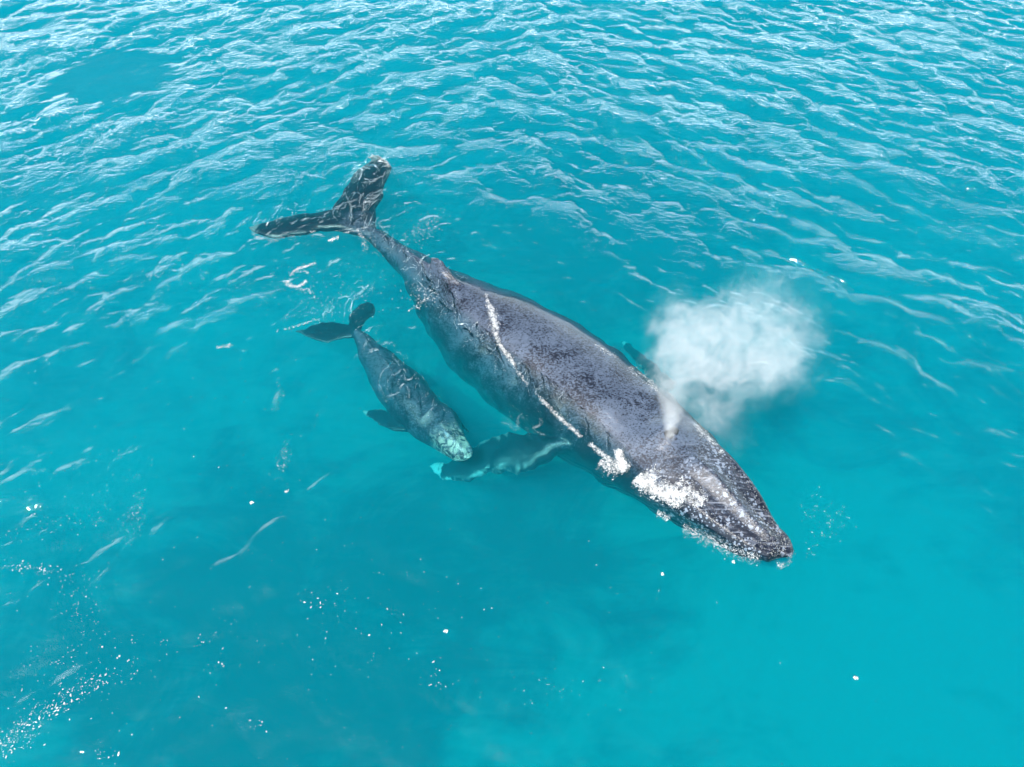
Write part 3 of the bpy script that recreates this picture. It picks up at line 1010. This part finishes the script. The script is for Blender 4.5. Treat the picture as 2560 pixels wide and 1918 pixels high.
for (x, y, sx, sy, n, rot, hi) in [
    (45, 1225, .55, .07, 150, -8, .03), (180, 1290, .25, .35, 90, 30, .02), (60, 1565, .7, .10, 330, 38, .03), (30, 1600, .35, .15, 130, 30, .028),
    (190, 1480, .5, .30, 130, 30, .018), (290, 1120, .10, .28, 110, 10, .014), (700, 1305, .25, .18, 28, 0, .03), (480, 1385, .25, .3, 22, 0, .02),
    (830, 1340, .5, .3, 26, 0, .022), (930, 1460, .2, .12, 16, 0, .022), (1140, 1490, .4, .15, 26, 0, .014), (540, 1565, .15, .06, 12, 0, .025),
    (230, 1630, .2, .15, 26, 40, .035), (120, 1425, .5, .3, 90, 20, .02), (610, 990, .06, .22, 70, 0, .018), (598, 860, .05, .2, 60, 0, .018),
    (370, 270, 1.6, .5, 260, 10, .03), (200, 260, 1.2, .4, 160, 5, .03), (480, 300, 1.4, .4, 150, -8, .028), (20, 120, .8, .5, 60, 0, .035), (300, 45, .9, .5, 50, 0, .03),
    (360, 575, .5, .35, 80, -20, .022), (90, 615, 1.0, .2, 80, 0, .022), (720, 610, .7, .6, 110, 20, .02), (640, 400, .8, .9, 120, 0, .018),
    (560, 640, .8, .4, 110, 0, .018), (740, 660, .5, .4, 110, 20, .02), (800, 600, .3, .5, 60, 20, .018), (880, 380, .3, .35, 50, 30, .02), (690, 380, .2, .3, 40, 0, .02),
    (1780, 1125, .22, .3, 70, -10, .02), (1750, 1195, .08, .1, 8, 0, .025), (1360, 1450, .35, .25, 14, 0, .016), (1000, 1600, 3, .5, 22, 0, .012),
    (640, 1000, 2.5, 1.2, 60, 0, .018), (900, 1350, 2.6, 1.2, 110, 0, .018), (420, 1300, 1.8, 1.2, 70, 0, .018), (160, 1060, 1.2, .6, 70, 10, .022),
    (150, 1130, .6, .1, 60, 12, .018), (300, 900, 2.5, 1.2, 60, 0, .018), (780, 430, 1.2, 1.0, 120, 0, .018), (260, 160, 4, 2.0, 90, 0, .018), (900, 230, 2.5, 1.5, 40, 0, .013),
    (730, 190, 1.2, .7, 50, 0, .022), (970, 300, .25, .2, 5, 0, .03), (690, 515, .35, .12, 50, 0, .018), (820, 520, .3, .2, 60, 0, .02), (640, 590, .6, .25, 60, 20, .018)]:
    add(cluster(x, y, sx, sy, n, g, rot), sizes(n, g, .005, hi * .7, 3))
P = np.concatenate(P); Z = np.concatenate(Z)
o = flecks('foam_flecks', P, Z, M_FLECK, seed=20)
tag(o, 'tiny white bubbles and flecks of foam strewn over the turquoise water', 'foam', kind='stuff')


# ------------------------------------------------------------------ parts of the adult whale
def on_body(s, lat, info, bvh):
    """surface point at station s (0 tail, 1 snout) and sideways fraction lat of the half width"""
    i = int(np.clip(np.searchsorted(info['ss'], s) - 1, 0, len(info['cen']) - 2)); fr = (s - info['ss'][i]) / (info['ss'][i + 1] - info['ss'][i])
    c = info['cen'][i] * (1 - fr) + info['cen'][i + 1] * fr
    r = info['rad'][i] * (1 - fr) + info['rad'][i + 1] * fr
    p = c + info['Sd'][i] * lat * r
    h = bvh.ray_cast(Vector((p[0], p[1], 5)), Vector((0, 0, -1)))
    return (h[0], h[1], i) if h[0] is not None else (Vector(p), Vector((0, 0, 1)), i)


def lump(name, s, lat, size, mat, info, bvh, parent, stretch=1.0, sink=0.3, seed=0, flat=0.6):
    p, n, i = on_body(s, lat, info, bvh)
    gg = np.random.default_rng(seed)
    bm = bmesh.new(); bmesh.ops.create_icosphere(bm, subdivisions=2, radius=size)
    T = Vector(info['T'][i]); b = n.cross(T).normalized(); t = b.cross(n).normalized()
    for v in bm.verts:
        k = 1 + gg.normal() * 0.05
        c = v.co * k
        v.co = t * c.x * stretch + b * c.y + n * c.z * flat
    me = bpy.data.meshes.new(name); bm.to_mesh(me); bm.free()
    me.polygons.foreach_set('use_smooth', [True] * len(me.polygons))
    me.materials.append(mat)
    o = bpy.data.objects.new(name, me); COL.objects.link(o); o.parent = parent
    o.location = p - n * size * sink * flat - Vector(info['base'])
    return o


# tubercles: a row down the middle of the rostrum and one along each jaw rim
k = 0
for s_ in np.linspace(0.79, 0.965, 9):
    lump('tubercle', s_, 0.02 * (-1) ** k, 0.045, M_KNOB, WI, wbvh, whale, 1.1, 0.2, k); k += 1
for s_ in np.linspace(0.77, 0.97, 11):
    for sd in (-0.62, 0.55):
        lump('tubercle', s_ + 0.004 * (k % 3), sd + 0.05 * math.sin(k * 2.1), 0.036 + 0.012 * (k % 2), M_KNOB, WI, wbvh, whale, 1.1, 0.2, k); k += 1
for sd in (-0.075, 0.075):
    lump('blowhole', 0.705, sd, 0.11, M_HOLE, WI, wbvh, whale, 1.0, 0.55, 3, 0.35).scale = (1, 1, 1)

# barnacles along the rims of the head and on the flipper edge
gb = np.random.default_rng(21)
Pb = []; Rb = []
bp = []
for _ in range(1100):
    s_ = gb.uniform(0.80, 0.995)
    lat = gb.choice([-0.72, 0.78, 0.1, -0.35], p=[.35, .3, .1, .25]) + gb.normal() * 0.07
    if s_ > 0.93: lat = gb.uniform(-.9, .9)
    if gb.uniform() > 0.25 + 0.75 * (s_ - 0.8) / 0.2: continue
    p, n, i = on_body(s_, lat, WI, wbvh)
    bp.append((p, n, gb.uniform(.004, .014)))
Vs = []; Fs = []; o_ = 0
for p, n, r_ in bp:
    t1 = n.cross(Vector((0, 1, 0.2))).normalized(); t2 = n.cross(t1)
    B = np.array([t1[:], t2[:], n[:]])
    q = (OV * (1 + gb.normal(size=(6, 1)) * .2) * [r_, r_, r_ * .7]) @ B
    Vs.append(q + np.array(p[:]) - WI['base']); Fs.append(OF + o_); o_ += 6
b_ = fast_mesh('barnacle_crust', np.concatenate(Vs), np.concatenate(Fs), M_BARN, whale)
b_['kind'] = 'stuff'

# ------------------------------------------------------------------ blow
BLOBS = [(1447, 944, .40, 12, .8), (1449, 928, .5, 15, .65), (1451, 908, .65, 20, .6), (1453, 886, .82, 27, .6), (1455, 862, 1.0, 34, .6), (1457, 835, 1.2, 39, .5), (1458, 812, 1.35, 55, 1.3),
         (1464, 780, 1.6, 70, 1.3), (1485, 740, 2.0, 92, .95), (1465, 682, 2.5, 72, .75), (1500, 800, 1.6, 70, .7),
         (1545, 735, 2.2, 100, .95), (1580, 790, 1.9, 80, .8), (1640, 760, 2.2, 95, .8), (1700, 790, 2.2, 78, .9), (1665, 690, 2.7, 100, .62), (1625, 645, 2.9, 80, .62), (1715, 720, 2.6, 70, .6),
         (1530, 860, 1.1, 75, .6), (1562, 915, .8, 65, .6), (1498, 905, .7, 50, .5), (1610, 850, 1.4, 60, .5)]


def make_blow():
    c0 = np.array(at(1560, 780, 2.0))
    t = NT('blow_mist')
    pos = t.n('TexCoord').outputs['Object']
    warpn = t.n('TexNoise', None, Vector=pos, Scale=1.6, Detail=3.0)
    wv = t.n('VectorMath', {'operation': 'SUBTRACT'}, _0=warpn.outputs['Color'], _1=(0.5, 0.5, 0.5)).outputs[0]
    wv = t.n('VectorMath', {'operation': 'SCALE'}, _0=wv); t.put(wv.inputs['Scale'], 1.1)
    pw = t.n('VectorMath', {'operation': 'ADD'}, _0=pos, _1=wv.outputs[0]).outputs[0]
    tot = None
    col = 0.0
    dom_v, dom_f = [], []
    for (x, y, z, r, wgt) in BLOBS:
        P = at(x, y, z)
        rr = r * K * depth_of(P) / FPX
        c = P - c0
        src = pos if r < 50 else pw
        d = t.n('VectorMath', {'operation': 'DISTANCE'}, _0=src, _1=tuple(c)).outputs['Value']
        q = t.math('DIVIDE', d, rr * 1.15)
        f = t.math('SUBTRACT', 1.0, t.math('MULTIPLY', q, q), clamp=True)
        f = t.math('MULTIPLY', t.math('POWER', f, 1.2), wgt * (1 if r > 60 else min(14.0, (60 / r) ** 1.6)))
        if r < 40:
            col = t.math('ADD', col, f)
        else:
            tot = f if tot is None else t.math('ADD', tot, f)
        bm = bmesh.new(); bmesh.ops.create_icosphere(bm, subdivisions=3, radius=rr * 1.3)
        o_ = len(dom_v)
        dom_v += [np.array(v.co[:]) + c for v in bm.verts]
        dom_f += [tuple(v.index + o_ for v in f_.verts) for f_ in bm.faces]
        bm.free()
    n1 = t.noise(pos, 2.1, 8.0, 0.68, 1.4)
    n2 = t.step(n1, 0.36, 0.66)
    tot = t.math('MINIMUM', tot, 1.15)
    e = t.math('SUBTRACT', tot, t.math('MULTIPLY', t.math('SUBTRACT', 1.0, n2), 1.05))
    dens = t.math('ADD', t.math('MULTIPLY', t.math('MAXIMUM', e, 0.0), BLOW_D), t.math('MULTIPLY', tot, 0.07))
    dens = t.math('ADD', dens, t.math('MULTIPLY', col, t.math('ADD', 0.35, t.math('MULTIPLY', n2, 0.5))))
    v = t.n('VolumePrincipled', None, Color=(0.98, 0.98, 0.98, 1), Density=dens, Anisotropy=0.0)
    t.put(t.out.inputs['Volume'], v)
    tmp = mesh_obj('tmp', dom_v, dom_f)
    md = tmp.modifiers.new('r', 'REMESH'); md.mode = 'VOXEL'; md.voxel_size = 0.09
    me = bpy.data.meshes.new_from_object(tmp.evaluated_get(bpy.context.evaluated_depsgraph_get()))
    bpy.data.objects.remove(tmp)
    me.materials.clear(); me.materials.append(t.m)
    o = bpy.data.objects.new('blow_mist', me); COL.objects.link(o); o.location = c0
    tag(o, 'white cloud of misty spray blown from the adult whale, drifting right', 'spray')
    return o


BLOW_D = 0.80
make_blow()
